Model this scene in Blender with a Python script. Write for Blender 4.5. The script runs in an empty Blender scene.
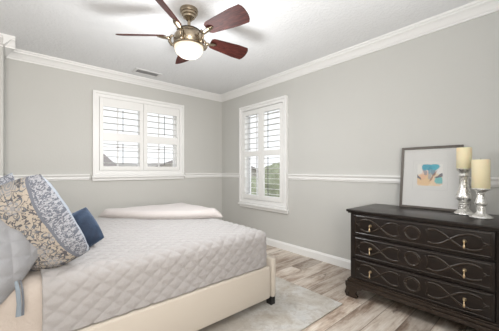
import bpy, bmesh, math, random
from mathutils import Vector, Matrix, noise
R = math.radians
random.seed(4)
S = bpy.context.scene
COL = S.collection

# ------------------------------------------------------------------ camera, world, light
YAW = R(41.2)
cd = bpy.data.cameras.new('camera'); cam = bpy.data.objects.new('camera', cd); COL.objects.link(cam)
cam.location = (-2.78, -3.93, 1.105); cam.rotation_euler = (R(90), 0, -YAW)
cd.sensor_width = 36; cd.lens = 36*265/499; cd.shift_y = 4.2/499; cd.clip_start = .05; cd.clip_end = 500
S.camera = cam
S.view_settings.view_transform = 'Standard'; S.view_settings.look = 'None'
S.view_settings.gamma = 1; S.view_settings.use_curve_mapping = False
S.view_settings.exposure = 0.38
W = bpy.data.worlds.new('world'); S.world = W; W.use_nodes = True
bg = W.node_tree.nodes['Background']; bg.inputs[0].default_value = (.94, .97, 1, 1); bg.inputs[1].default_value = 1.05

def area(name, loc, rot, sx, sy, power, col=(1, 1, 1)):
    l = bpy.data.lights.new(name, 'AREA'); l.shape = 'RECTANGLE'; l.size = sx; l.size_y = sy; l.energy = power; l.color = col
    o = bpy.data.objects.new(name, l); COL.objects.link(o); o.location = loc; o.rotation_euler = rot
    return o
area('warm_fill', (-2.7, -4.95, 1.5), (R(95), 0, R(-14)), 1.6, 1.4, 44, (1, .93, .86)).data.spread = R(115)  # added unseen fill behind the camera, lifts bed side and far wall
area('bounce_fill', (-2.2, -4.25, 1.2), (R(168), 0, 0), 1.6, 1.2, 26, (.95, .975, 1)).data.spread = R(130)  # added unseen fill aimed upward to brighten the ceiling

# ------------------------------------------------------------------ materials
def newmat(name):
    m = bpy.data.materials.new(name); m.use_nodes = True
    return m, m.node_tree, m.node_tree.nodes['Principled BSDF']
class NT:
    def __init__(s, nt): s.nt = nt
    def n(s, t, **k):
        x = s.nt.nodes.new(t)
        for a, v in k.items(): setattr(x, a, v)
        return x
    def put(s, sock, v):
        if hasattr(v, 'is_output') or isinstance(v, bpy.types.NodeSocket): s.nt.links.new(v, sock)
        else: sock.default_value = v
    def math(s, op, a, b=0.0, c=0.0, clamp=False):
        x = s.n('ShaderNodeMath', operation=op); x.use_clamp = clamp
        s.put(x.inputs[0], a); s.put(x.inputs[1], b); s.put(x.inputs[2], c); return x.outputs[0]
    def coord(s, kind='Object'): return s.n('ShaderNodeTexCoord').outputs[kind]
    def sep(s, v):
        x = s.n('ShaderNodeSeparateXYZ'); s.put(x.inputs[0], v); return x.outputs
    def comb(s, a, b, c=0.0):
        x = s.n('ShaderNodeCombineXYZ'); s.put(x.inputs[0], a); s.put(x.inputs[1], b); s.put(x.inputs[2], c); return x.outputs[0]
    def noise(s, v, scale, detail=3, rough=.5, dist=0):
        x = s.n('ShaderNodeTexNoise'); s.put(x.inputs['Vector'], v); x.inputs['Scale'].default_value = scale
        x.inputs['Detail'].default_value = detail; x.inputs['Roughness'].default_value = rough; x.inputs['Distortion'].default_value = dist
        return x.outputs[0]
    def map(s, v, sc=(1, 1, 1), loc=(0, 0, 0), rot=(0, 0, 0)):
        x = s.n('ShaderNodeMapping'); s.put(x.inputs[0], v); x.inputs['Scale'].default_value = sc
        x.inputs['Location'].default_value = loc; x.inputs['Rotation'].default_value = rot; return x.outputs[0]
    def ramp(s, f, stops):
        x = s.n('ShaderNodeValToRGB'); s.put(x.inputs[0], f); e = x.color_ramp.elements
        while len(e) < len(stops): e.new(.5)
        for i, (p, c) in enumerate(stops):
            e[i].position = p; e[i].color = (c, c, c, 1) if isinstance(c, (int, float)) else (*c, 1)
        return x.outputs[0]
    def mix(s, f, a, b, mode='MIX'):
        x = s.n('ShaderNodeMix', data_type='RGBA', blend_type=mode); s.put(x.inputs[0], f)
        s.put(x.inputs[6], (*a, 1) if isinstance(a, tuple) else a); s.put(x.inputs[7], (*b, 1) if isinstance(b, tuple) else b)
        return x.outputs[2]
    def bump(s, h, strength=.2, dist=.01):
        x = s.n('ShaderNodeBump'); s.put(x.inputs['Height'], h); x.inputs['Strength'].default_value = strength
        x.inputs['Distance'].default_value = dist; return x.outputs[0]
    def link(s, a, b): s.nt.links.new(a, b)

def mat(name, col, rough=.5, metal=0, var=.06, vs=8, bs=0, bscale=60, bd=.004, spec=None, coat=0, sheen=0):
    m, nt, p = newmat(name); t = NT(nt); c = t.coord()
    f = t.noise(c, vs, 4)
    lo = tuple(max(0, x*(1-var)) for x in col); hi = tuple(min(1, x*(1+var)) for x in col)
    t.link(t.mix(f, lo, hi), p.inputs['Base Color'])
    p.inputs['Roughness'].default_value = rough; p.inputs['Metallic'].default_value = metal
    if spec is not None: p.inputs['Specular IOR Level'].default_value = spec
    if coat: p.inputs['Coat Weight'].default_value = coat; p.inputs['Coat Roughness'].default_value = .15
    if sheen: p.inputs['Sheen Weight'].default_value = sheen
    if bs: t.link(t.bump(t.noise(c, bscale, 3), bs, bd), p.inputs['Normal'])
    return m

M = {}
M['wall'] = mat('greige_paint', (.570, .568, .543), .75, var=.015, vs=3, bs=.25, bscale=45, bd=.003, spec=.25)
M['trim'] = mat('white_trim_paint', (.84, .84, .83), .4, var=.01)
M['shutter'] = mat('white_shutter_paint', (.84, .84, .825), .38, var=.01)
M['vinyl'] = mat('window_vinyl', (.84, .84, .84), .4, var=.02)
M['rod'] = mat('tilt_rod_grey', (.16, .16, .17), .4, .3, var=.05)  # backlit darkness of the rod put into its grey
m, nt, p = newmat('textured_ceiling'); t = NT(nt); c = t.coord()
p.inputs['Base Color'].default_value = (.83, .84, .85, 1); p.inputs['Roughness'].default_value = .85; p.inputs['Specular IOR Level'].default_value = .15
h = t.ramp(t.noise(c, 30, 4, .6, .6), [(.45, 0), (.58, 1)])
t.link(t.bump(h, .4, .004), p.inputs['Normal']); M['ceiling'] = m

# floor planks, running along X
m, nt, p = newmat('whitewashed_plank_floor'); t = NT(nt); c = t.coord(); x, y, z = t.sep(c)
PW, PL = .158, 1.22
row = t.math('FLOOR', t.math('DIVIDE', y, PW))
wn = t.n('ShaderNodeTexWhiteNoise', noise_dimensions='1D'); t.link(row, wn.inputs['W'])
xo = t.math('ADD', x, t.math('MULTIPLY', wn.outputs[0], PL*3.3))
colm = t.math('FLOOR', t.math('DIVIDE', xo, PL))
wn2 = t.n('ShaderNodeTexWhiteNoise', noise_dimensions='2D'); t.link(t.comb(row, colm), wn2.inputs['Vector'])
rnd = wn2.outputs[0]
off = t.comb(t.math('MULTIPLY', rnd, 37.0), t.math('MULTIPLY', rnd, 11.0), 0.0)
va = t.n('ShaderNodeVectorMath', operation='ADD'); t.link(c, va.inputs[0]); t.link(off, va.inputs[1])
g1 = t.noise(t.map(va.outputs[0], (1.1, 4.5, 1)), 1.9, 6, .68, .15)
g2 = t.noise(t.map(va.outputs[0], (3, 70, 1)), 1.5, 4, .6)
base = t.ramp(g1, [(.30, (.15, .105, .075)), (.41, (.32, .25, .20)), (.52, (.52, .46, .40)), (.68, (.66, .61, .56))])
tint = t.ramp(rnd, [(0, .52), (.35, .80), (.7, 1.0), (1, 1.18)])
base = t.mix(1.0, base, tint, 'MULTIPLY')
kn = t.noise(t.map(va.outputs[0], (2.2, 5, 1)), 2.6, 2, .5, .3)
base = t.mix(t.ramp(kn, [(.66, 0), (.74, .85)]), base, (.12, .09, .07))
base = t.mix(.28, base, t.ramp(g2, [(.3, (.35, .27, .21)), (.65, (.80, .76, .71))]), 'OVERLAY')
fy = t.math('ABSOLUTE', t.math('SUBTRACT', t.math('FRACT', t.math('DIVIDE', y, PW)), .5))
fx = t.math('ABSOLUTE', t.math('SUBTRACT', t.math('FRACT', t.math('DIVIDE', xo, PL)), .5))
seam = t.math('MAXIMUM', t.math('GREATER_THAN', fy, .482), t.math('GREATER_THAN', fx, .4985))
t.link(t.mix(t.math('MULTIPLY', seam, .75), base, (.16, .12, .09)), p.inputs['Base Color'])
p.inputs['Roughness'].default_value = .42
t.link(t.bump(t.math('SUBTRACT', g2, t.math('MULTIPLY', seam, 1.5)), .25, .003), p.inputs['Normal'])
M['floor'] = m

m, nt, p = newmat('distressed_rug'); t = NT(nt); c = t.coord()
a = t.noise(c, 3.2, 6, .7, .6); b = t.noise(c, 16, 5, .7, 1.2)
k = t.ramp(a, [(.32, (0.38, 0.33, 0.275)), (.47, (0.46, 0.43, 0.385)), (.58, (0.53, 0.52, 0.495)), (.75, (0.46, 0.475, 0.48))])
k = t.mix(t.math('MULTIPLY', t.ramp(b, [(.48, 0), (.6, 1)]), .45), k, (0.34, 0.3, 0.26))
t.link(k, p.inputs['Base Color']); p.inputs['Roughness'].default_value = .95
t.link(t.bump(t.noise(c, 220, 2), .5, .004), p.inputs['Normal']); M['rug'] = m

def fabric(name, col, sc=350, bs=.3, var=.05, wr=0, rough=.9):
    m, nt, p = newmat(name); t = NT(nt); c = t.coord()
    f = t.noise(c, sc, 2, .6)
    lo = tuple(x*(1-var) for x in col); hi = tuple(min(1, x*(1+var)) for x in col)
    t.link(t.mix(f, lo, hi), p.inputs['Base Color'])
    p.inputs['Roughness'].default_value = rough; p.inputs['Sheen Weight'].default_value = .15
    h = f
    if wr: h = t.math('ADD', f, t.math('MULTIPLY', t.noise(c, 28, 4, .6, .8), wr))
    t.link(t.bump(h, bs, .003), p.inputs['Normal']); return m
M['quilt'] = fabric('quilted_cotton', (.36, .345, .34), 300, .55, .05, 2.5)
M['linen'] = fabric('smooth_cotton', (.50, .44, .39), 350, .45, .05, 3)
M['sham'] = fabric('grey_sham_cotton', (.29, .295, .31), 300, .5, .06, 3)
M['throw'] = fabric('cream_blanket', (.50, .465, .45), 350, .35, .03, 2)
M['upholstery'] = fabric('cream_upholstery', (.54, .49, .425), 500, .2, .04)
M['mattress'] = fabric('mattress_ticking', (.8, .8, .8))
M['tie'] = fabric('blue_grey_tie', (.22, .26, .30))
M['tape'] = fabric('dark_piping', (.12, .13, .15))

m, nt, p = newmat('navy_velvet'); t = NT(nt); c = t.coord()
f = t.noise(t.map(c, (1, 1, 1)), 9, 4, .6, 1.0)
t.link(t.ramp(f, [(.3, (.005, .013, .034)), (.7, (.013, .034, .075))]), p.inputs['Base Color'])
p.inputs['Roughness'].default_value = .7; p.inputs['Sheen Weight'].default_value = .3; p.inputs['Sheen Tint'].default_value = (.5, .65, .9, 1)
t.link(t.bump(f, .6, .02), p.inputs['Normal']); M['navy'] = m

# paisley/floral pillow cover: a cream centre band with big slate flowers and vines, finely speckled borders
m, nt, p = newmat('floral_pillow_print'); t = NT(nt); c = t.coord(); x, y, z = t.sep(c)
P2 = t.comb(x, z)
ax = t.math('ABSOLUTE', t.math('ADD', x, .0))
wv = t.noise(P2, 9, 2, .5, 0)
vor = t.n('ShaderNodeTexVoronoi', feature='F1'); vor.inputs['Scale'].default_value = 9.5; vor.inputs['Randomness'].default_value = .55
t.link(P2, vor.inputs['Vector'])
dv = t.n('ShaderNodeVectorMath', operation='SUBTRACT'); t.link(P2, dv.inputs[0]); t.link(vor.outputs['Position'], dv.inputs[1])
dx, dy, dz = t.sep(dv.outputs[0])
ang = t.math('ARCTAN2', dy, dx)
d = t.math('MULTIPLY', vor.outputs['Distance'], 1/9.5)
pet = t.math('MULTIPLY', t.math('ABSOLUTE', t.math('SINE', t.math('MULTIPLY', ang, 3.0))), .028)
flow = t.math('LESS_THAN', d, t.math('ADD', pet, .018))
ring = t.math('LESS_THAN', t.math('ABSOLUTE', t.math('SUBTRACT', d, t.math('ADD', pet, .030))), .0032)
vein = t.math('GREATER_THAN', t.math('SINE', t.math('MULTIPLY', d, 620.0)), .2)
n1 = t.noise(P2, 17, 2, .5, 1.5)
vine = t.math('LESS_THAN', t.math('ABSOLUTE', t.math('SUBTRACT', n1, .5)), .022)
n2 = t.noise(t.map(P2, (1, 1, 1), (3, 5, 0)), 26, 2, .5, 2.2)
leaf = t.math('GREATER_THAN', n2, .60)
k = t.mix(t.math('MAXIMUM', vine, leaf), (.38, .335, .28), (.085, .085, .095))
k = t.mix(t.math('MAXIMUM', flow, ring), k, (.24, .245, .26))
k = t.mix(t.math('MULTIPLY', flow, vein), k, (.36, .33, .295))
k = t.mix(ring, k, (.12, .13, .15))
bn = t.noise(P2, 85, 3, .6, 1.5)
bord = t.mix(t.math('GREATER_THAN', bn, .5), (.35, .36, .39), (.12, .13, .16))
line = t.math('LESS_THAN', t.math('ABSOLUTE', t.math('SUBTRACT', ax, .102)), .006)
isb = t.math('GREATER_THAN', ax, .102)
k = t.mix(isb, k, bord); k = t.mix(line, k, (.14, .15, .18))
isy = t.math('GREATER_THAN', y, .0)          # the back panel is plain pale blue-grey
k = t.mix(isy, k, (.36, .40, .46))
t.link(k, p.inputs['Base Color']); p.inputs['Roughness'].default_value = .9
t.link(t.bump(t.noise(c, 30, 4, .6, .6), .5, .01), p.inputs['Normal']); M['floral'] = m

m, nt, p = newmat('espresso_wood'); t = NT(nt); c = t.coord()
f = t.noise(t.map(c, (30, 2.5, 30)), 2, 4, .6)
t.link(t.ramp(f, [(.3, (.008, .0055, .0045)), (.7, (.020, .013, .010))]), p.inputs['Base Color'])
p.inputs['Roughness'].default_value = .3; p.inputs['Specular IOR Level'].default_value = .38
t.link(t.bump(f, .15, .002), p.inputs['Normal']); M['wood'] = m
M['wood_edge'] = mat('rubbed_espresso_wood', (.030, .020, .014), .26, var=.3, vs=25)
M['blackfoot'] = mat('black_plastic', (.012, .012, .012), .4)
M['brass_pull'] = mat('pale_brass', (.80, .62, .40), .28, 1, var=.12, vs=60)
M['fanmetal'] = mat('antique_brass', (.34, .28, .205), .27, 1, var=.18, vs=30)
M['fandark'] = mat('antique_brass_shadow_band', (.10, .075, .055), .4, 1)
m, nt, p = newmat('mahogany_blade'); t = NT(nt); c = t.coord()
f = t.noise(t.map(c, (3, 30, 10)), 2.2, 5, .65, 1.2)
t.link(t.ramp(f, [(.3, (.014, .004, .004)), (.52, (.060, .014, .011)), (.75, (.12, .036, .026))]), p.inputs['Base Color'])
p.inputs['Roughness'].default_value = .5; p.inputs['Specular IOR Level'].default_value = .2; M['blade'] = m
m, nt, p = newmat('lit_frosted_glass'); t = NT(nt)
p.inputs['Base Color'].default_value = (.32, .29, .25, 1); p.inputs['Roughness'].default_value = .25
g = t.sep(t.coord())[2]
p.inputs['Emission Color'].default_value = (1, .84, .62, 1)
p.inputs['Emission Strength'].default_value = .72; M['bowl'] = m
M['candle'] = mat('ivory_wax', (.82, .73, .49), .5, var=.03, vs=12)
M['candle'].node_tree.nodes['Principled BSDF'].inputs['Subsurface Weight'].default_value = .25
M['candle'].node_tree.nodes['Principled BSDF'].inputs['Subsurface Scale'].default_value = .02
M['wick'] = mat('wick', (.05, .045, .04), .9)
m, nt, p = newmat('mercury_glass'); t = NT(nt); c = t.coord()
f = t.noise(c, 75, 5, .7, .5)
t.link(t.ramp(f, [(.34, (.30, .27, .24)), (.44, (.72, .71, .68)), (.6, (.90, .89, .86))]), p.inputs['Base Color'])
t.link(t.ramp(f, [(.4, .5), (.6, .16)]), p.inputs['Roughness']); p.inputs['Metallic'].default_value = .8
t.link(t.bump(f, .25, .003), p.inputs['Normal']); M['mercury'] = m
M['frame'] = mat('pewter_wood_frame', (.11, .095, .082), .38, .2, var=.25, vs=40)
M['matboard'] = mat('white_mat_board', (.72, .715, .70), .9, var=.01)
M['bevelcut'] = mat('mat_bevel', (.60, .60, .59), .9)
def art():
    m, nt, p = newmat('watercolour_abstract'); t = NT(nt); c = t.coord()
    wob = t.n('ShaderNodeTexNoise'); t.link(c, wob.inputs['Vector']); wob.inputs['Scale'].default_value = 28; wob.inputs['Detail'].default_value = 4
    vs = t.n('ShaderNodeVectorMath', operation='MULTIPLY_ADD'); t.link(wob.outputs['Color'], vs.inputs[0]); vs.inputs[1].default_value = (.03, .03, .03); t.link(c, vs.inputs[2])
    sx, sy, sz = t.sep(t.map(vs.outputs[0], (1, .8, .82), (0, .003, .006)))
    def ell(cx, cz, rx, rz, rot=0, soft=.25):
        u = t.math('SUBTRACT', sy, cx + .015); v = t.math('SUBTRACT', sz, cz + .015)
        cr, sr = math.cos(rot), math.sin(rot)
        a = t.math('DIVIDE', t.math('ADD', t.math('MULTIPLY', u, cr), t.math('MULTIPLY', v, sr)), rx)
        b = t.math('DIVIDE', t.math('SUBTRACT', t.math('MULTIPLY', v, cr), t.math('MULTIPLY', u, sr)), rz)
        d = t.math('SQRT', t.math('ADD', t.math('MULTIPLY', a, a), t.math('MULTIPLY', b, b)))
        return t.math('MULTIPLY', t.math('SUBTRACT', 1.0 + soft/2, d), 1/soft, clamp=True)
    k = t.mix(0.0, (.80, .79, .76), (.8, .79, .76))
    blobs = [(0, -.030, .085, .050, 0, (.78, .62, .40), .8), (.035, -.035, .05, .045, .3, (.80, .50, .22), .6), (-.045, -.04, .04, .035, 0, (.80, .60, .42), .8),
             (.03, .01, .022, .045, .4, (.80, .42, .30), .5), (-.055, -.035, .026, .026, 0, (.10, .50, .52), .9), (0, .02, .012, .05, 0, (.25, .32, .40), .6),
             (-.02, .035, .012, .035, 0, (.05, .20, .30), .8), (.03, .028, .010, .03, -.3, (.15, .20, .26), .7),
             (.075, -.005, .035, .009, .8, (.08, .10, .16), .9), (-.065, .000, .038, .009, -.5, (.10, .10, .15), .9), (-.02, -.005, .006, .05, .5, (.30, .10, .06), .7),
             (.020, .062, .030, .026, 0, (.02, .36, .50), .95), (-.028, .066, .028, .024, 0, (.03, .42, .55), .95), (.0, .04, .012, .03, .2, (.03, .30, .42), .6)]
    for cx, cz, rx, rz, ro, colr, al in blobs:
        k = t.mix(t.math('MULTIPLY', ell(cx, cz, rx, rz, ro), al), k, colr)
    t.link(k, p.inputs['Base Color']); p.inputs['Roughness'].default_value = .9
    return m
M['art'] = art()
def glassmat(name, gl=.08):
    m = bpy.data.materials.new(name); m.use_nodes = True; t = NT(m.node_tree); m.node_tree.nodes.clear()
    o = t.n('ShaderNodeOutputMaterial'); tr = t.n('ShaderNodeBsdfTransparent'); g = t.n('ShaderNodeBsdfGlossy'); g.inputs['Roughness'].default_value = .03
    mx = t.n('ShaderNodeMixShader'); mx.inputs[0].default_value = gl
    t.link(tr.outputs[0], mx.inputs[1]); t.link(g.outputs[0], mx.inputs[2]); t.link(mx.outputs[0], o.inputs[0]); return m
M['glass'] = glassmat('window_glass', .06); M['picglass'] = glassmat('picture_glass', .09)
M['vent'] = mat('white_vent_metal', (.78, .78, .78), .45)
M['ventdark'] = mat('duct_shade_grey', (.10, .10, .105), .8)
M['roof'] = mat('grey_shingle', (.33, .30, .29), .9, var=.25, vs=6)
M['siding'] = mat('pale_siding', (.62, .59, .55), .8)
M['hill'] = mat('dry_hillside', (.42, .40, .38), .95, var=.3, vs=.3)
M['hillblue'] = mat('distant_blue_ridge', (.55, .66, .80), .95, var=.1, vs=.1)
M['ground'] = mat('dry_grass', (.45, .43, .36), .95, var=.2, vs=.5)
M['leaf'] = mat('tree_leaves', (.34, .37, .25), .9, var=.5, vs=3)
M['bark'] = mat('bark', (.16, .12, .09), .9)

# ------------------------------------------------------------------ mesh helpers
class MB:
    def __init__(s): s.bm = bmesh.new()
    def box(s, x0, x1, y0, y1, z0, z1, bev=0, seg=2, mtx=None):
        b = bmesh.new()
        bmesh.ops.create_cube(b, size=1)
        for v in b.verts:
            v.co = Vector(((x0+x1)/2+v.co.x*(x1-x0), (y0+y1)/2+v.co.y*(y1-y0), (z0+z1)/2+v.co.z*(z1-z0)))
        if bev: bmesh.ops.bevel(b, geom=list(b.edges), offset=bev, segments=seg, affect='EDGES', profile=.5)
        s.join(b, mtx); return s
    def join(s, b, mtx=None):
        if mtx: bmesh.ops.transform(b, matrix=mtx, verts=b.verts)
        me = bpy.data.meshes.new('t'); b.to_mesh(me); b.free(); s.bm.from_mesh(me); bpy.data.meshes.remove(me)
    def lathe(s, prof, n=32, c=(0, 0, 0), mtx=None, cap=True):
        b = bmesh.new(); rings = []
        for r, z in prof:
            rings.append([b.verts.new((c[0]+r*math.cos(2*math.pi*i/n), c[1]+r*math.sin(2*math.pi*i/n), c[2]+z)) for i in range(n)])
        for a, q in zip(rings, rings[1:]):
            for i in range(n): b.faces.new((a[i], a[(i+1) % n], q[(i+1) % n], q[i]))
        if cap: b.faces.new(rings[0][::-1]); b.faces.new(rings[-1])
        bmesh.ops.recalc_face_normals(b, faces=b.faces); s.join(b, mtx); return s
    def tube(s, pts, r, n=8, flat=1.0, up=(0, 0, 1), mtx=None):
        b = bmesh.new(); pts = [Vector(q) for q in pts]; rings = []; up = Vector(up)
        for i, q in enumerate(pts):
            d = (pts[min(i+1, len(pts)-1)]-pts[max(i-1, 0)]).normalized()
            sd = d.cross(up)
            if sd.length < 1e-4: sd = d.cross(Vector((1, 0, 0)))
            sd.normalize(); u = sd.cross(d).normalized(); rr = r[i] if isinstance(r, (list, tuple)) else r
            rings.append([b.verts.new(q+sd*rr*math.cos(2*math.pi*k/n)+u*rr*flat*math.sin(2*math.pi*k/n)) for k in range(n)])
        for a, q in zip(rings, rings[1:]):
            for i in range(n): b.faces.new((a[i], a[(i+1) % n], q[(i+1) % n], q[i]))
        b.faces.new(rings[0][::-1]); b.faces.new(rings[-1])
        bmesh.ops.recalc_face_normals(b, faces=b.faces); s.join(b, mtx); return s
    def prism(s, poly, fn, t0, t1, bev=0):     # poly: 2D points; fn(a, b, t) -> 3D
        b = bmesh.new(); A = [b.verts.new(fn(a, c, t0)) for a, c in poly]; B = [b.verts.new(fn(a, c, t1)) for a, c in poly]
        n = len(poly)
        for i in range(n): b.faces.new((A[i], A[(i+1) % n], B[(i+1) % n], B[i]))
        b.faces.new(A[::-1]); b.faces.new(B); bmesh.ops.recalc_face_normals(b, faces=b.faces)
        if bev: bmesh.ops.bevel(b, geom=list(b.edges), offset=bev, segments=2, affect='EDGES', profile=.5)
        s.join(b); return s
    def grid(s, fn, nu, nv, thick=0):
        b = bmesh.new(); V = [[b.verts.new(fn(i/nu, j/nv)) for j in range(nv+1)] for i in range(nu+1)]
        for i in range(nu):
            for j in range(nv): b.faces.new((V[i][j], V[i+1][j], V[i+1][j+1], V[i][j+1]))
        s.join(b); return s
    def build(s, name, m, parent=None, smooth=False, local=False, auto=None):
        me = bpy.data.meshes.new(name)
        o = bpy.data.objects.new(name, me)
        if parent:
            if not local:
                off = Vector(wloc(parent)); bmesh.ops.translate(s.bm, vec=-off, verts=s.bm.verts)
        elif not local:
            xs = [v.co for v in s.bm.verts]
            off = Vector(((min(v.x for v in xs)+max(v.x for v in xs))/2, (min(v.y for v in xs)+max(v.y for v in xs))/2, min(v.z for v in xs)))
            bmesh.ops.translate(s.bm, vec=-off, verts=s.bm.verts); o.location = off
        s.bm.to_mesh(me); s.bm.free()
        me.materials.append(m); COL.objects.link(o)
        if parent: o.parent = parent
        if smooth:
            for q in me.polygons: q.use_smooth = True
            if auto: 
                me.set_sharp_from_angle(angle=R(auto))
        return o
def wloc(o):
    v = Vector(o.location)
    while o.parent: o = o.parent; v += Vector(o.location)
    return v
def tag(o, label, cat, group=None):
    o['label'] = label; o['category'] = cat
    if group: o['group'] = group
    return o
def thing(name, loc, label, cat, group=None):
    o = bpy.data.objects.new(name, None); COL.objects.link(o); o.location = loc; o.empty_display_size = .1
    return tag(o, label, cat, group)
def struct(o): o['kind'] = 'structure'; return o
def sempty(name, loc):
    o = bpy.data.objects.new(name, None); COL.objects.link(o); o.location = loc; return struct(o)
def dup(root, **k):
    c = root.copy(); COL.objects.link(c)
    for ch in list(root.children):
        d = ch.copy(); COL.objects.link(d); d.parent = c
        for g in list(ch.children):
            e = g.copy(); COL.objects.link(e); e.parent = d
    return c

# ------------------------------------------------------------------ room shell
XL, YN, ZC = -3.52, -5.0, 2.425
BX, BY = -2.885, -.335            # corner of the boxed-out chase on the far wall
struct(MB().box(XL-.1, .14, YN, .14, -.12, 0).build('floor', M['floor']))
struct(MB().box(XL-.1, .14, YN, .14, ZC, ZC+.1).build('ceiling', M['ceiling']))
# windows: glazed openings
W1 = (-1.975, -.85, 1.10, 2.06)      # x0,x1,z0,z1 on far wall
W2 = (-1.475, -.62, .65, 2.03)       # y0,y1,z0,z1 on right wall
b = MB()
x0, x1, z0, z1 = W1
b.box(XL, x0, 0, .14, 0, ZC); b.box(x1, .14, 0, .14, 0, ZC); b.box(x0, x1, 0, .14, 0, z0); b.box(x0, x1, 0, .14, z1, ZC)
b.box(XL, BX, BY, 0, 0, ZC, .012)
struct(b.build('wall_far', M['wall']))
y0, y1, z0, z1 = W2
b = MB(); b.box(0, .14, YN, y0, 0, ZC); b.box(0, .14, y1, 0, 0, ZC); b.box(0, .14, y0, y1, 0, z0); b.box(0, .14, y0, y1, z1, ZC)
struct(b.build('wall_right', M['wall']))
struct(MB().box(XL-.1, XL, YN-.1, .14, 0, ZC).build('wall_left', M['wall']))
struct(MB().box(XL, .14, YN-.1, YN, 0, ZC).build('wall_back', M['wall']))

def run(poly, segs, name):            # poly (out, z); segs: list of ('x', wall_y, xa, xb) facing -y, ('y', wall_x, ya, yb, sgn)
    b = MB()
    for sg in segs:
        if sg[0] == 'x': b.prism(poly, lambda a, c, t, w=sg[1]: (t, w-a, c), sg[2], sg[3])
        else: b.prism(poly, lambda a, c, t, w=sg[1], q=sg[4]: (w+q*a, t, c), sg[2], sg[3])
    return struct(b.build(name, M['trim']))
crown = [(0, 2.325), (.012, 2.325), (.014, 2.338), (.024, 2.346), (.034, 2.362), (.052, 2.382), (.070, 2.392), (.074, 2.404), (.086, 2.408), (.088, ZC), (0, ZC)]
run(crown, [('x', 0, BX, 0), ('x', BY, XL, BX+.088), ('y', BX, BY-.088, 0, 1)], 'trim_1')
run(crown, [('y', 0, YN, 0, -1)], 'trim_2')
rail = [(0, .972), (.010, .972), (.014, .985), (.020, .990), (.020, 1.016), (.028, 1.026), (.034, 1.034), (.034, 1.046), (0, 1.046)]
run(rail, [('x', 0, BX, -2.085), ('x', 0, -.742, 0), ('x', BY, XL, BX+.034), ('y', BX, BY-.034, 0, 1)], 'trim_3')
run(rail, [('y', 0, -.535, 0, -1), ('y', 0, YN, -1.562, -1)], 'trim_4')
bb = [(0, 0), (.016, 0), (.016, .078), (.011, .088), (.007, .100), (0, .100)]
o = run(bb, [('y', 0, YN, 0, -1)], 'baseboard_right')
o = run(bb, [('x', 0, BX, 0), ('x', BY, XL, BX+.016), ('y', BX, BY-.016, 0, 1)], 'baseboard_far')

def window(name, f, a0, a1, z0, z1, A0, A1, Z0, Z1, vm, hm):
    # f(a, out, z): a along the wall, out = into the room.  (a0..z1) opening, (A0..Z1) outer casing
    def bx(mb, p0, p1, o0, o1, q0, q1, bev=0):
        v0 = f(p0, o0, q0); v1 = f(p1, o1, q1)
        mb.box(min(v0[0], v1[0]), max(v0[0], v1[0]), min(v0[1], v1[1]), max(v0[1], v1[1]), min(v0[2], v1[2]), max(v0[2], v1[2]), bev)
        return mb
    root = sempty(name, f((a0+a1)/2, 0, Z0-.07))
    b = MB()
    bx(b, A0, A0+.032, 0, .045, Z0, Z1, .004); bx(b, A1-.032, A1, 0, .045, Z0, Z1, .004)
    bx(b, A0+.03, A1-.03, 0, .045, Z1-.032, Z1, .004); bx(b, A0+.03, A1-.03, 0, .045, Z0, Z0+.03, .004)
    bx(b, A0+.03, A0+.075, 0, .030, Z0, Z1-.03, .003); bx(b, A1-.075, A1-.03, 0, .030, Z0, Z1-.03, .003)
    bx(b, A0+.07, A1-.07, 0, .030, Z1-.075, Z1-.03, .003); bx(b, A0+.07, A1-.07, 0, .030, Z0+.03, Z0+.07, .003)
    b.build('shutter_frame', M['trim'], root)
    b = MB(); e = .012
    bx(b, a0, a0+e, -.13, .003, z0, z1); bx(b, a1-e, a1, -.13, .003, z0, z1); bx(b, a0+e, a1-e, -.13, .003, z0, z0+e); bx(b, a0+e, a1-e, -.13, .003, z1-e, z1)
    b.build('jamb_lining', M['trim'], root)
    b = MB(); bx(b, A0-.012, A1+.012, 0, .060, Z0-.028, Z0-.001, .006); bx(b, A0-.006, A1+.006, 0, .030, Z0-.068, Z0-.026, .008)
    b.build('window_sill', M['trim'], root)
    b = MB(); bx(b, a0, a0+.04, -.12, -.06, z0, z1); bx(b, a1-.04, a1, -.12, -.06, z0, z1)
    bx(b, a0, a1, -.12, -.06, z0, z0+.05); bx(b, a0, a1, -.12, -.06, z1-.04, z1)
    am = (a0+a1)/2
    if name == 'window_1': bx(b, am-.028, am+.028, -.12, -.065, z0, z1)
    b.build('sash', M['vinyl'], root)
    b = MB()
    for q in vm: bx(b, q-.009, q+.009, -.10, -.085, z0+.04, z1-.03)
    for q in hm: bx(b, a0+.03, a1-.03, -.10, -.085, q-.009, q+.009)
    b.build('muntin_grid', M['vinyl'], root)
    bx(MB(), a0+.03, a1-.03, -.095, -.091, z0+.04, z1-.03).build('pane', M['glass'], root)
    return bx
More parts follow.
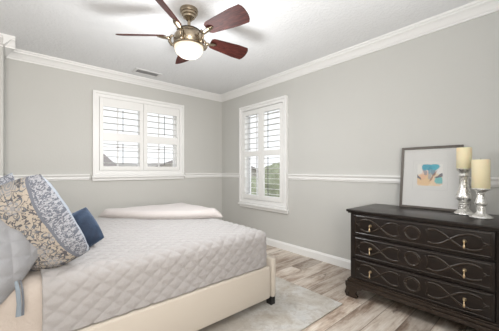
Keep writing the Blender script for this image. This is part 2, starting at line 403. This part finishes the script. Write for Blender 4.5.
def shutter_panel(f, bx, A0, A1, Z0, Z1, G0, G1, sections, rod, label, pitch, tilt, depth_axis):
    root = thing('shutter_panel', f((A0+A1)/2, .02, Z0), label, 'shutter', 'plantation shutter panels')
    b = MB(); o0, o1 = .004, .030
    bx(b, A0, G0, o0, o1, Z0, Z1, .003); bx(b, G1, A1, o0, o1, Z0, Z1, .003)
    edges = [Z0] + [v for s in sections for v in s] + [Z1]
    for i in range(0, len(edges), 2): bx(b, G0-.001, G1+.001, o0, o1, edges[i], edges[i+1], .003)
    b.build('panel_frame', M['shutter'], root)
    proto = None
    for (s0, s1) in sections:
        n = round((s1-s0)/pitch); st = (s1-s0)/n
        for i in range(n):
            zc = s0+st*(i+.5); c = Vector(f((G0+G1)/2, .012, zc))
            if proto is None:
                L = (G1-G0)/2-.002; ring = [(.031*math.cos(2*math.pi*k/14), .0042*math.sin(2*math.pi*k/14)) for k in range(14)]
                mb = MB(); ca, sa = math.cos(tilt), math.sin(tilt)
                z_ = Vector(f(0, 0, 0))
                mb.prism(ring, lambda u, v, t: Vector(f(t, u*ca-v*sa, u*sa+v*ca))-z_, -L, L)
                proto = mb.build('louver', M['shutter'], root, smooth=False, local=True); lo = proto
            else: lo = proto.copy(); COL.objects.link(lo); lo.parent = root
            lo.location = c-Vector(root.location)
        if rod is not None:
            mb = MB(); bx(mb, rod-.0035, rod+.0035, .044, .051, s0+st*.3, s1-st*.3)
            for i in range(n): bx(mb, rod-.0015, rod+.0015, .036, .046, s0+st*(i+.5)-.002, s0+st*(i+.5)+.002)
            mb.build('tilt_rod', M['rod'], root)
    return root
f1 = lambda a, o, z: (a, -o, z)
f2 = lambda a, o, z: (-o, a, z)
bx = window('window_1', f1, *W1, -2.052, -.768, 1.025, 2.135, [-1.72, -1.13], [1.42])
shutter_panel(f1, bx, -1.973, -1.407, 1.098, 2.058, -1.926, -1.458, [(1.152, 1.492), (1.600, 1.945)], -1.69, 'white louvred shutter panel, left one over the two-panel wide window', .078, R(3), 1)
shutter_panel(f1, bx, -1.403, -.847, 1.098, 2.058, -1.347, -.890, [(1.152, 1.492), (1.600, 1.945)], -1.10, 'white louvred shutter panel, right one over the two-panel wide window', .078, R(3), 1)
bx = window('window_2', f2, *W2, -1.556, -.540, .570, 2.118, [-1.33, -.83], [1.34])
shutter_panel(f2, bx, -1.045, -.618, .645, 2.035, -.985, -.672, [(.712, 1.312), (1.392, 1.962)], -.80, 'tall narrow white shutter panel nearest the room corner', .078, R(3), 0)
shutter_panel(f2, bx, -1.477, -1.049, .645, 2.035, -1.425, -1.105, [(.712, 1.312), (1.392, 1.962)], -1.215, 'tall narrow white shutter panel nearer the dresser side', .078, R(3), 0)

# ------------------------------------------------------------------ outdoors
tag(MB().box(-60, 160, -2.5, 160, -3.4, -3.2).build('lawn', M['ground']), 'dry pale ground outside the windows', 'ground')
bpy.data.objects['lawn']['kind'] = 'structure'
def ridge(name, m, x0, y0, x1, y1, hs, depth, base=-3.2):
    b = MB(); n = 40
    dx, dy = x1-x0, y1-y0; L = math.hypot(dx, dy); nx, ny = -dy/L, dx/L
    def fn(u, v):
        h = 0
        k = u*(len(hs)-1); i = min(int(k), len(hs)-2); w = k-i; w = w*w*(3-2*w); h = hs[i]*(1-w)+hs[i+1]*w
        h += .25*noise.noise((u*14, 3.1, 0))*(hs[0]*.2+1)
        prof = math.sin(math.pi*v)**.8 if 0 < v < 1 else 0
        return (x0+dx*u+nx*depth*(v-.5), y0+dy*u+ny*depth*(v-.5), base+(h-base)*prof)
    b.grid(fn, n, 12)
    o = b.build(name, m, smooth=True); o['kind'] = 'structure'; return o
ridge('hillside', M['hill'], -30, 60, 30, 62, [4.5, 6.0, 5.5, 4.6, 3.0, 2.5, 3.0], 30)
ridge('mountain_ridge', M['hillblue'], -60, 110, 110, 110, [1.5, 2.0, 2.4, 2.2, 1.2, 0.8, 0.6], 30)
def house(cx, cy, w, d, ze, zr, rz, label):
    root = thing('house', (cx, cy, -3.2), label, 'house')
    MB().box(-w/2, w/2, -d/2, d/2, 0, ze+3.2).build('house_wall', M['siding'], root, local=True)
    b = MB(); pl = [(-d/2-.5, ze+3.0), (0, zr+3.2), (d/2+.5, ze+3.0), (d/2+.5, ze+3.15), (0, zr+3.4), (-d/2-.5, ze+3.15)]
    b.prism(pl, lambda a, c, t: (t, a, c), -w/2-.4, w/2+.4)
    b.build('roof', M['roof'], root, local=True)
    b = MB(); b.prism([(-d/2, ze+3.2), (d/2, ze+3.2), (0, zr+3.2)], lambda a, c, t: (t, a, c), -w/2+.01, w/2-.01)
    b.build('gable', M['siding'], root, local=True)
    root.rotation_euler = (0, 0, rz); return root
house(-.9, 19.0, 5.5, 7, 1.0, 2.3, R(8), 'low grey-roofed house seen far off through the left shutter panel of the wide window')
house(8.6, 15.5, 6, 8, 1.0, 2.5, R(70), 'grey-roofed house whose slope shows in the right shutter panel of the wide window')
house(25, 20.5, 7, 8, .2, 1.6, R(20), 'grey-roofed house seen far off through the tall window by the corner')
def tree(x, y, h, r, label):
    root = thing('tree', (x, y, -3.2), label, 'tree')
    MB().tube([(0, 0, 0), (.1, .05, h*.35), (.05, -.05, h*.7)], [.16, .12, .05]).build('trunk', M['bark'], root, local=True)
    b = bmesh.new(); bmesh.ops.create_icosphere(b, subdivisions=4, radius=1)
    for v in b.verts:
        n = noise.fractal(v.co*2.2+Vector((x, y, 0)), 1, 2, 4); v.co = Vector((v.co.x*r, v.co.y*r, h*.66+v.co.z*h*.36))*1.0+v.normal*n*.3*r
    mb = MB(); mb.join(b); mb.build('crown', M['leaf'], root, local=True)
tree(8.0, 8.0, 3.8, .75, 'round green tree low behind the left panel of the tall window')
tree(11.0, 9.0, 4.7, 1.0, 'loose grey-green tree behind the right panel of the tall window')

# ------------------------------------------------------------------ rug
def rugfn(x, y): return .010+.0015*noise.noise((x*5, y*5, 0))
b = MB(); b.box(-3.1, -.78, -2.80, -1.0, .0005, .011, .003)
tag(b.build('area_rug', M['rug']), 'pale faded area rug lying on the plank floor under the bed', 'rug')

# ------------------------------------------------------------------ bed
bed = thing('upholstered_bed', (-2.3, -1.64, 0), 'low cream upholstered bed frame with black feet under the grey quilt', 'bed')
YB0, YB1, XF = -2.43, -.86, -1.19
MB().box(-3.42, XF-.05, YB0, YB0+.05, .065, .325, .014, 3).build('side_rail', M['upholstery'], bed, smooth=True, auto=50)
MB().box(-3.42, XF-.05, YB1-.05, YB1, .065, .325, .014, 3).build('side_rail', M['upholstery'], bed, smooth=True, auto=50)
MB().box(XF-.040, XF+.008, YB0-.012, YB1+.012, .065, .385, .018, 3).build('footboard', M['upholstery'], bed, smooth=True, auto=50)
MB().box(-3.50, -3.42, YB0-.03, YB1+.03, .065, 1.05, .025, 3).build('headboard', M['upholstery'], bed, smooth=True, auto=50)
for (lx, ly) in ((XF-.026, YB0+.02), (XF-.026, YB1-.02), (-3.4, YB0+.04), (-3.4, YB1-.04)):
    MB().box(lx-.026, lx+.022, ly-.028, ly+.028, .011, .067, .003).build('leg', M['blackfoot'], bed)
MB().box(-3.41, XF-.10, YB0+.06, YB1-.06, .20, .54, .05, 3).build('mattress', M['mattress'], bed, smooth=True)

def tri(a): 
    f = a-math.floor(a); return 1-abs(2*f-1)
def rshell(x0, x1, y0, y1, zb, zt, rad, step, amp, px, py, seed, foot=True, wav=.008, open_left=True):
    """draped cover: rounded box surface (top, near side, far side and foot), quilted"""
    nx = int((x1-x0)/step); dx = (x1-x0)/nx
    # cross-section path in (y,z): bottom near -> up -> top -> down far ; unfolded coordinate along it
    H = zt-zb
    verts = []
    b = bmesh.new()
    def cs(s, wdt, y0_, y1_):      # s in [0, L]
        a1 = H-rad; arc = rad*math.pi/2; top = (y1_-y0_)-2*rad
        if s < a1: return y0_, zb+s, (-1, 0)
        s -= a1
        if s < arc:
            t = s/rad; return y0_+rad-rad*math.cos(t), zt-rad+rad*math.sin(t), (-math.cos(t), math.sin(t))
        s -= arc
        if s < top: return y0_+rad+s, zt, (0, 1)
        s -= top
        if s < arc:
            t = s/rad; return y1_-rad+rad*math.sin(t), zt-rad+rad*math.cos(t), (math.sin(t), math.cos(t))
        s -= arc
        return y1_, zt-rad-s, (1, 0)
    L = 2*(H-rad)+rad*math.pi+(y1-y0)-2*rad
    ns = int(L/step); rows = []
    def q(X, Y): 
        a = X/px+Y/py; c = X/px-Y/py
        return amp*(min(tri(a), tri(c))**.27)
    def disp(p, n, X, Y):
        w = wav*noise.noise((p[0]*3+seed, p[1]*3, p[2]*3))+wav*.5*noise.noise((p[0]*9, p[1]*9+seed, p[2]*9))
        return Vector(p)+Vector(n)*(q(X, Y)+w)
    xs = x1-rad if foot else x1
    nx = max(2, int((xs-x0)/step))
    ring = None
    for i in range(nx+1):
        x = x0+(xs-x0)*i/nx; row = []
        for j in range(ns+1):
            s = L*j/ns; y, z, n = cs(s, 0, y0, y1)
            row.append(b.verts.new(disp((x, y, z), (0, n[0], n[1]), x, s)))
        rows.append(row)
    for A, B in zip(rows, rows[1:]):
        for j in range(ns): b.faces.new((A[j], B[j], B[j+1], A[j+1]))
    if foot:   # quarter-round roll at the foot then hang down; corners rounded in plan
        prev = rows[-1]; arcn = max(4, int(rad*math.pi/2/step)); hn = max(3, int((H-rad)/step))
        for k in range(1, arcn+hn+1):
            row = []
            if k <= arcn: th = k/arcn*math.pi/2; drop = rad-rad*math.cos(th); fwd = rad*math.sin(th)
            else: th = math.pi/2; drop = rad+(H-rad)*(k-arcn)/hn; fwd = rad
            for j in range(ns+1):
                s = L*j/ns; y, z, n = cs(s, 0, y0, y1)
                zz = min(z, zt-drop) if k > arcn else z
                if k <= arcn:
                    # blend: shrink profile in z from the top
                    e = rad*(1-math.cos(th)); yy = min(max(y, y0+e*.9), y1-e*.9); zz = min(z, zt-drop)
                else: yy = min(max(y, y0+rad*.9), y1-rad*.9)
                nrm = Vector((math.sin(th), n[0]*math.cos(th), n[1]*math.cos(th)))
                row.append(b.verts.new(disp((xs+fwd, yy, zz), nrm, xs+fwd+drop, s if zz == z else s)))
            for j in range(ns): b.faces.new((prev[j], row[j], row[j+1], prev[j+1]))
            prev = row
    b.normal_update()
    up = sum(f.normal.z for f in b.faces)
    if up < 0: bmesh.ops.reverse_faces(b, faces=b.faces)
    mb = MB(); mb.join(b); return mb
ZT = .608
q = rshell(-2.695, -1.240, -2.405, -.875, .332, ZT, .075, .0075, .014, .100, .078, 1)
o = q.build('quilt', M['quilt'], smooth=True)
md = o.modifiers.new('thickness', 'SOLIDIFY'); md.thickness = .006; md.offset = -1
tag(o, 'grey diamond-stitched quilt covering the bed down to its cream rail', 'quilt')
q = rshell(-3.40, -2.640, -2.380, -.885, .334, ZT-.013, .07, .016, .004, .22, .16, 7, foot=False, wav=.008)
o = q.build('bed_sheet', M['linen'], smooth=True)
md = o.modifiers.new('thickness', 'SOLIDIFY'); md.thickness = .004; md.offset = -1
tag(o, 'plain beige bed cover under the pillows beyond the quilt edge', 'bedding')

# blanket folded over the far foot corner of the bed
def fold():
    Lp, Rp, Cn = Vector((-2.16, -.85)), Vector((-1.20, -1.72)), Vector((-1.20, -.83))
    b = bmesh.new(); nu, nv = 70, 26; T, B = [], []
    for i in range(nu+1):
        u = i/nu
        p = Lp.lerp(Rp, u)
        p += Vector((-.5, -.8)).normalized()*(.13*math.sin(math.pi*u)**.7)
        bk = Lp.lerp(Cn, min(1, u/.62)) if u < .62 else Cn.lerp(Rp, (u-.62)/.38)
        tr, br = [], []
        endf = min(1, math.sin(math.pi*min(1, max(0, u)))*3.5+.25)
        for j in range(nv+1):
            v = j/nv; qd = p.lerp(bk, v); w = (bk-p).length; dist = v*w
            hh = .070*endf*min(1, math.sqrt(max(0, 1-(1-min(1, dist/.035))**2)))
            hh += .012*math.sin(math.pi*v)*endf+.006*noise.noise((qd.x*6, qd.y*6, 0))*min(1, dist/.05)
            hh *= min(1, math.sqrt(max(0, (w-dist)/.03+.0))) if w-dist < .03 else 1
            z0 = ZT+.012
            tr.append(b.verts.new((qd.x, qd.y, z0+hh))); br.append(b.verts.new((qd.x, qd.y, z0)))
        T.append(tr); B.append(br)
    for i in range(nu):
        for j in range(nv):
            b.faces.new((T[i][j], T[i+1][j], T[i+1][j+1], T[i][j+1])); b.faces.new((B[i][j], B[i][j+1], B[i+1][j+1], B[i+1][j]))
    bmesh.ops.remove_doubles(b, verts=b.verts, dist=.0006)
    bmesh.ops.recalc_face_normals(b, faces=b.faces)
    mb = MB(); mb.join(b); return mb
tag(fold().build('folded_blanket', M['throw'], smooth=True), 'cream blanket folded across the far foot corner of the bed', 'blanket')

# ------------------------------------------------------------------ pillows
def pillow(name, m, w, h, t, loc, rot, label, seed, ear=.10, wr=.012, parent=None, quilt=None, n=46, sag=0, rnd=0):
    """cushion standing in its own XZ plane, front facing -Y; origin at the centre"""
    b = bmesh.new(); F, K = [], []
    for i in range(n+1):
        f, k = [], []
        for j in range(n+1):
            u = -1+2*i/n; v = -1+2*j/n
            u2 = math.copysign(abs(u)**.85, u); v2 = math.copysign(abs(v)**.85, v)
            x = w/2*u2*(1-ear*(1-v2*v2)); z = h/2*v2*(1-ear*(1-u2*u2))
            x *= math.sqrt(1-rnd*v2*v2); z *= math.sqrt(1-rnd*u2*u2)
            th = t/2*(max(0, 1-abs(u2)**2.6)**.62)*(max(0, 1-abs(v2)**2.6)**.62)
            th *= 1-sag*v2
            ed = max(abs(u2), abs(v2))
            pk = .6+.4*math.sin(14*math.atan2(v2, u2)+seed) 
            wv = wr*noise.noise((x*7+seed, z*7, 0))+wr*.6*noise.noise((x*19, z*19+seed, 1))*ed*pk
            qd = 0
            if quilt: qd = quilt[1]*min(tri(x/quilt[0]+z/quilt[0]), tri(x/quilt[0]-z/quilt[0]))**.6
            edge = (i in (0, n) or j in (0, n))
            rz = .012*noise.noise((x*9, z*9, seed)) if edge or True else 0
            f.append(b.verts.new((x, -th-(0 if edge else wv+qd)+rz, z)))
            k.append(f[-1] if edge else b.verts.new((x, th+wv+rz, z)))
        F.append(f); K.append(k)
    for i in range(n):
        for j in range(n):
            b.faces.new((F[i][j], F[i+1][j], F[i+1][j+1], F[i][j+1]))
            try: b.faces.new((K[i][j], K[i][j+1], K[i+1][j+1], K[i+1][j]))
            except ValueError: pass
    bmesh.ops.recalc_face_normals(b, faces=b.faces)
    mb = MB(); mb.join(b); o = mb.build(name, m, smooth=True, local=True)
    o.location = loc; o.rotation_euler = rot
    return tag(o, label, 'pillow')
def prot(yaw, lean, roll=0):
    # lean back about own X, roll about own Y, then yaw about world Z
    return (Matrix.Rotation(yaw, 4, 'Z') @ Matrix.Rotation(-lean, 4, 'X') @ Matrix.Rotation(roll, 4, 'Y')).to_euler()
ROTL = lambda lean, yaw, back=0: (Matrix.Rotation(R(-lean), 4, 'Y') @ Matrix.Rotation(R(yaw), 4, 'Z') @ Matrix.Rotation(R(-back), 4, 'X')).to_euler()
pillow('floral_pillow', M['floral'], .35, .50, .21, (-2.712, -2.25, .826), ROTL(27, -34, 0),
       'large cream and slate floral pillow leaning at the front of the pillow pile', 1, ear=.03, rnd=.20, wr=.02)
pillow('floral_pillow', M['floral'], .38, .44, .15, (-2.87, -2.05, .82), ROTL(24, -30, 4),
       'second floral pillow mostly hidden behind the large one, only its top corners showing', 2, ear=.05)
pillow('navy_cushion', M['navy'],   .32, .25, .15, (-2.525, -1.955, .695), prot(R(-25), R(10), R(-30)),
       'small navy blue cushion on the quilt behind the large floral pillow', 5, ear=.03, rnd=.16)
sham = pillow('quilted_sham', M['sham'], .46, .40, .20, (-2.95, -2.36, .70), prot(R(10), R(20), R(-45)),
       'grey quilted pillow with dangling ties at the near edge of the bed', 9, quilt=(.10, .014), ear=.0, rnd=.25, n=90)
for dx_, x_, m_, w_ in ((0, -2.765, 'tape', .004), (.012, -2.779, 'tie', .008)):
    b = MB(); b.tube([(x_-.006, -2.440, .635), (x_, -2.452, .60), (x_+.004, -2.450, .54), (x_+.002, -2.446, .485)], [w_*.7, w_, w_, w_*1.2], 8, flat=.35, up=(0, 1, 0))
    o_ = b.build('tie', M[m_]); mw = sham.rotation_euler.to_matrix().to_4x4(); mw.translation = sham.location
    o_.parent = sham; o_.matrix_parent_inverse = mw.inverted()

# ------------------------------------------------------------------ dresser
DX, DY0, DY1, DZ = -.575, -3.735, -2.762, .76     # body front x, y range
dr = thing('dresser', (-.30, (DY0+DY1)/2, 0), 'dark espresso three-drawer dresser with carved ovals against the right wall', 'dresser')
b = MB(); b.box(DX+.012, -.022, DY0, DY1, .10, .728, .003)
b.build('body', M['wood'], dr)
b = MB(); b.box(-.602, -.018, DY0-.030, DY1+.030, .738, DZ, .006, 3); b.box(-.592, -.018, DY0-.02, DY1+.02, .726, .740, .005, 2)
b.build('top', M['wood'], dr, smooth=True, auto=40)
# front frame (stiles, rails)
YC = (DY0+DY1)/2; DH = .086; zc = [.637, .447, .257]; HW = .452
b = MB(); b.box(DX, DX+.02, DY0, YC-HW-.004, .10, .728, .002); b.box(DX, DX+.02, YC+HW+.004, DY1, .10, .728, .002)
for z0_, z1_ in ((zc[0]+DH+.003, .728), (zc[1]+DH+.003, zc[0]-DH-.003), (zc[2]+DH+.003, zc[1]-DH-.003), (.10, zc[2]-DH-.003)):
    b.box(DX, DX+.02, YC-HW-.006, YC+HW+.006, z0_, z1_, .002)
b.build('front_frame', M['wood'], dr)
b = MB()
for o_, za, zb_ in ((.012, .150, .163), (.022, .128, .152), (.034, .100, .130)):
    b.box(DX-o_, -.022, DY0-o_, DY1+o_, za, zb_, .005, 2)
b.build('base_moulding', M['wood_edge'], dr, smooth=True, auto=40)
def bracket(sy, yc):
    # scrolled bracket foot, outline in (along, z)
    pts = [(-.004, .100), (.150, .100), (.142, .088), (.118, .076), (.098, .060), (.088, .042), (.094, .026), (.108, .016), (.102, .006), (.085, .0), (.006, .0), (-.004, .018), (-.010, .034), (.002, .060), (.004, .082)]
    b = MB()
    b.prism(pts, lambda a, c, t: (t, yc-sy*a, c), DX-.032, DX-.002, .003)
    b.prism(pts, lambda a, c, t: (DX-.032+a, t, c), yc-sy*.004, yc-sy*.032, .003)
    b.build('foot', M['wood_edge'], dr)
    MB().box(-.11, -.022, yc-sy*.03, yc, 0, .1, .003).build('foot', M['wood'], dr)
bracket(1, DY1+.032); bracket(-1, DY0-.032)
def curve(fn, n=28): return [fn(i/n) for i in range(n+1)]
first = None
for k, z in enumerate(zc):
    dwr = MB().box(DX-.012, DX+.012, YC-HW, YC+HW, z-DH, z+DH, .004).build('drawer', M['wood'], dr, smooth=True, auto=40)
    X = DX-.0125
    b = MB()
    fr = [(-HW+.018, -DH+.014), (HW-.018, -DH+.014), (HW-.018, DH-.014), (-HW+.018, DH-.014)]
    for i in range(4):
        a, c = fr[i], fr[(i+1) % 4]; b.tube([(X, YC+a[0], z+a[1]), (X, YC+c[0], z+c[1])], .0035, 6)
    b.build('bead_moulding', M['wood_edge'], dwr)
    b = MB()
    ring = lambda r, n=36: [(X, YC+r*math.cos(2*math.pi*i/n), z+r*math.sin(2*math.pi*i/n)) for i in range(n+1)]
    b.tube(ring(.050), .0085, 8, flat=.75, up=(1, 0, 0)); b.tube(ring(.040), .003, 8, up=(1, 0, 0))
    A = .050
    for s in (1, -1):
        for q in (1, -1):
            # inner leaf (circle side) crossing into the outer eye, one strand
            def st(t, s=s, q=q):
                d = .095+t*(.395-.095)               # distance from centre
                if d < .228: v = math.sin(math.pi*(.228-d)/(.228-.04))*A
                else: v = -math.sin(math.pi*min(1, (d-.228)/(.215)))*A
                return (X, YC+s*d, z+q*v)
            b.tube(curve(st, 40), [.003]+[.0088]*39+[.003], 8, flat=.75, up=(1, 0, 0))
            b.tube([(X, YC+s*.395, z+q*.014), (X, YC+s*.412, z+q*.004), (X, YC+s*.428, z-q*.008)], [.002, .006, .002], 8, up=(1, 0, 0))
        b.tube(curve(lambda t, s=s: (X, YC+s*(.085+.012*math.sin(math.pi*t)), z-.045+.09*t), 10), .004, 8, up=(1, 0, 0))
    b.build('carved_ovals', M['wood_edge'], dwr, smooth=True)
    for s in (1, -1):
        py = YC+s*.306
        b = MB()
        rot = Matrix.Translation((X, py, z+.004)) @ Matrix.Rotation(R(-90), 4, 'Y')
        b.lathe([(.0, 0), (.011, 0), (.012, .003), (.006, .006), (.0045, .014), (.007, .017), (.008, .021), (.004, .026), (0, .027)], 16, mtx=rot, cap=False)
        b.tube([(X-.020, py, z+.004), (X-.022, py, z-.010), (X-.021, py, z-.020)], [.003, .0035, .004], 8)
        b.lathe([(0, -.048), (.004, -.046), (.0075, -.038), (.0065, -.030), (.0035, -.022), (.002, -.018)], 12, (X-.021, py, z+.004), cap=False)
        b.build('drawer_pull', M['brass_pull'], dwr, smooth=True)

# ------------------------------------------------------------------ picture
FW, FH = .462, .555
pic = thing('framed_picture', (-.098, -3.222, DZ), 'dark-framed watercolour with wide white mat leaning on the wall atop the dresser', 'picture')
def pb(y0, y1, z0, z1, x0, x1, bev=0): return MB().box(x0, x1, y0, y1, z0, z1, bev)
w = .022
b = MB(); b.box(-.012, .012, -FW/2, -FW/2+w, 0, FH, .003); b.box(-.012, .012, FW/2-w, FW/2, 0, FH, .003)
b.box(-.012, .012, -FW/2+w, FW/2-w, 0, w, .003); b.box(-.012, .012, -FW/2+w, FW/2-w, FH-w, FH, .003)
b.build('frame', M['frame'], pic, local=True)
MB().box(.002, .008, -FW/2+.01, FW/2-.01, .01, FH-.01).build('backing', M['frame'], pic, local=True)
AC = .300; AH = .095
b = MB()
b.box(-.002, .001, -FW/2+.015, FW/2-.015, .015, AC-AH, 0); b.box(-.002, .001, -FW/2+.015, FW/2-.015, AC+AH, FH-.015, 0)
b.box(-.002, .001, -FW/2+.015, -AH, AC-AH, AC+AH, 0); b.box(-.002, .001, AH, FW/2-.015, AC-AH, AC+AH, 0)
mt = b.build('mat_board', M['matboard'], pic, local=True)
b = MB(); g = AH+.036
for (ya, yb, za, zb_) in ((-g, g, AC-g, AC-g+.0025), (-g, g, AC+g-.0025, AC+g), (-g, -g+.0025, AC-g, AC+g), (g-.0025, g, AC-g, AC+g)):
    b.box(-.0028, -.0018, ya, yb, za, zb_)
b.build('mat_line', M['bevelcut'], mt, local=True)
a_ = MB().box(-.0005, .0015, -AH, AH, -AH, AH).build('watercolour_print', M['art'], pic, local=True); a_.location = (0, 0, AC)
MB().box(-.0075, -.006, -FW/2+w, FW/2-w, w, FH-w).build('glazing', M['picglass'], pic, local=True)
pic.rotation_euler = (0, R(7.2), 0)

# ------------------------------------------------------------------ candles
def holder(loc, prof, label):
    o = MB().lathe(prof, 40).build('candle_holder', M['mercury'], smooth=True, local=True, auto=55); o.location = loc
    return tag(o, label, 'candle holder', None)
def candle(loc, r, h, label):
    root = thing('pillar_candle', loc, label, 'candle')
    MB().lathe([(0, 0), (r-.002, 0), (r, .003), (r, h-.004), (r-.003, h), (r*.8, h-.002), (r*.3, h-.005), (0, h-.006)], 40, cap=False).build('wax', M['candle'], root, smooth=True, local=True, auto=50)
    MB().tube([(0, 0, h-.008), (.001, 0, h+.003), (.003, .001, h+.009)], .0012, 6).build('wick', M['wick'], root, local=True)
h1 = [(0, 0), (.060, 0), (.065, .006), (.062, .013), (.050, .022), (.038, .034), (.030, .042), (.036, .050), (.030, .056), (.038, .066), (.032, .073), (.038, .082), (.032, .089), (.036, .096), (.030, .102), (.046, .112), (.053, .122), (.055, .136), (.050, .152), (.040, .176), (.032, .205), (.028, .240), (.027, .270), (.031, .290), (.036, .300), (.030, .308), (.026, .316), (.034, .330), (.044, .342), (.049, .347), (.050, .352), (.047, .355), (0, .355)]
holder((-.180, -3.481, DZ), h1, 'taller silver mercury-glass candle holder beside the picture frame')
candle((-.180, -3.481, DZ+.3555), .048, .160, 'narrower ivory pillar candle on the taller silver holder')
h2 = [(0, 0), (.064, 0), (.068, .006), (.065, .012), (.048, .020), (.033, .032), (.027, .040), (.024, .050), (.026, .070), (.024, .084), (.034, .092), (.038, .104), (.034, .118), (.027, .135), (.022, .155), (.020, .166), (.026, .172), (.024, .180), (.034, .192), (.052, .200), (.056, .204), (.056, .209), (.054, .212), (0, .212)]
holder((-.275, -3.592, DZ), h2, 'shorter silver mercury-glass candle holder at the dresser end')
candle((-.275, -3.592, DZ+.2125), .052, .205, 'wide ivory pillar candle on the shorter silver holder')

# ------------------------------------------------------------------ ceiling fan
FX, FY = -1.715, -1.955
fan = thing('ceiling_fan', (FX, FY, ZC), 'antique brass ceiling fan with five mahogany blades and a lit frosted bowl', 'ceiling fan')
fan.location.z = ZC
z = lambda v: v-ZC
MB().lathe([(0, 0), (.072, 0), (.075, -.012), (.070, -.030), (.062, -.034), (.060, -.048), (.050, -.054), (.047, -.068), (.034, -.076), (.020, -.092), (0, -.094)], 40, cap=False).build('canopy', M['fanmetal'], fan, smooth=True, local=True, auto=40)
MB().lathe([(.013, -.09), (.013, -.14), (.026, -.145), (.028, -.160), (.050, -.166), (.085, -.172), (.098, -.180)], 32, cap=False).build('downrod', M['fanmetal'], fan, smooth=True, local=True, auto=40)
MB().lathe([(0, -.168), (.080, -.170), (.090, -.178), (.094, -.196), (.106, -.206), (.120, -.226), (.124, -.250), (.122, -.272), (.116, -.290), (.128, -.296), (.130, -.306), (.124, -.312), (0, -.312)], 48, cap=False).build('motor_housing', M['fanmetal'], fan, smooth=True, local=True, auto=35)
MB().lathe([(.116, -.308), (.117, -.320), (.112, -.342), (.098, -.364), (.074, -.384), (.040, -.398), (0, -.402)], 48, cap=False).build('light_bowl', M['bowl'], fan, smooth=True, local=True)
def blade_mesh():
    b = bmesh.new(); n = 18; T, B = [], []
    r0, r1 = .200, .568
    for i in range(n+1):
        u = i/n; r = r0+(r1-r0)*u
        hw = .050+.024*min(1, u*1.4)
        if u < .06: hw *= .75+.25*u/.06
        endc = 0
        T_, B_ = [], []
        for j in range(9):
            v = -1+2*j/8; rr = r+ (.016*(1-v*v) if i == n else 0) - (.010*abs(v)**6 if i == n else 0)
            T_.append(b.verts.new((rr, v*hw, .003))); B_.append(b.verts.new((rr, v*hw, -.003)))
        T.append(T_); B.append(B_)
    for i in range(n):
        for j in range(8):
            b.faces.new((T[i][j], T[i+1][j], T[i+1][j+1], T[i][j+1])); b.faces.new((B[i][j], B[i][j+1], B[i+1][j+1], B[i+1][j]))
        for j in (0, 8): b.faces.new((T[i][j], B[i][j], B[i+1][j], T[i+1][j]))
    for i in (0, n):
        for j in range(8): b.faces.new((T[i][j], T[i][j+1], B[i][j+1], B[i][j]))
    bmesh.ops.recalc_face_normals(b, faces=b.faces); return b
A0 = -75.5; PITCH = R(-23)
arm0 = bl0 = None
for k in range(5):
    if arm0 is None:
        mb = MB()
        # strap curving from under the housing, a scroll, then the flat foot under the blade
        mb.tube([(.112, 0, -.296), (.142, 0, -.288), (.158, 0, -.262), (.156, 0, -.232), (.140, 0, -.214), (.122, 0, -.216)], [.010, .013, .014, .013, .012, .009], 10, flat=.6, up=(0, 1, 0))
        mb.tube([(.150, 0, -.246), (.185, 0, -.236), (.225, 0, -.226), (.262, 0, -.222)], [.014, .022, .026, .010], 10, flat=.35)
        mb.lathe([(0, -.010), (.017, -.008), (.020, 0), (.017, .008), (0, .010)], 18, (.168, 0, -.236), cap=False)
        arm0 = mb.build('blade_arm', M['fanmetal'], fan, smooth=True, local=True); arm = arm0
        mb = MB(); mb.join(blade_mesh(), Matrix.Translation((0, 0, -.215)) @ Matrix.Rotation(PITCH, 4, 'X')); bl0 = mb.build('blade', M['blade'], fan, local=True); bl = bl0
    else:
        arm = arm0.copy(); COL.objects.link(arm); arm.parent = fan
        bl = bl0.copy(); COL.objects.link(bl); bl.parent = fan
    AZ = A0+72*k+(5 if k == 4 else 0)
    arm.rotation_euler = bl.rotation_euler = (0, 0, R(AZ))
    if k == 4: bl.rotation_euler = (Matrix.Rotation(R(AZ), 4, 'Z') @ Matrix.Translation((0, 0, -.215)) @ Matrix.Rotation(R(-14), 4, 'X')).to_euler(); bl.location = (Matrix.Rotation(R(AZ), 4, 'Z') @ (Vector((0, 0, -.215))-(Matrix.Rotation(R(-14), 4, 'X') @ Vector((0, 0, -.215)))))
lp = bpy.data.lights.new('fan_lamp', 'POINT'); lp.energy = 24; lp.color = (.97, .985, 1); lp.shadow_soft_size = .16
lo = bpy.data.objects.new('fan_lamp', lp); COL.objects.link(lo); lo.location = (FX, FY, ZC-.72)
fd = area('fan_downlight', (FX, FY, ZC-.415), (0, 0, 0), .2, .2, 6, (.97, .985, 1)); fd.data.shape = 'DISK'

# ------------------------------------------------------------------ ceiling vent
vt = thing('ceiling_vent', (-1.452, -.300, ZC), 'white slotted air vent on the ceiling near the wide window', 'vent')
b = MB(); x0, x1, y0, y1 = -.175, .175, -.088, .088
b.box(x0, x1, y0, y0+.028, -.008, 0, .002); b.box(x0, x1, y1-.028, y1, -.008, 0, .002); b.box(x0, x0+.03, y0+.02, y1-.02, -.008, 0, .002); b.box(x1-.03, x1, y0+.02, y1-.02, -.008, 0, .002)
b.build('vent_frame', M['vent'], vt, local=True)
MB().box(x0+.02, x1-.02, y0+.02, y1-.02, -.0015, -.0002).build('duct_shade_sheet', M['ventdark'], vt, local=True)  # flat dark sheet, shade inside the duct put into its colour
b = MB()
for i in range(16):
    q = x0+.036+i*(x1-x0-.072)/15; b.box(q-.0015, q+.0015, y0+.026, y1-.026, -.007, -.002)
b.build('slats', M['vent'], vt, local=True)
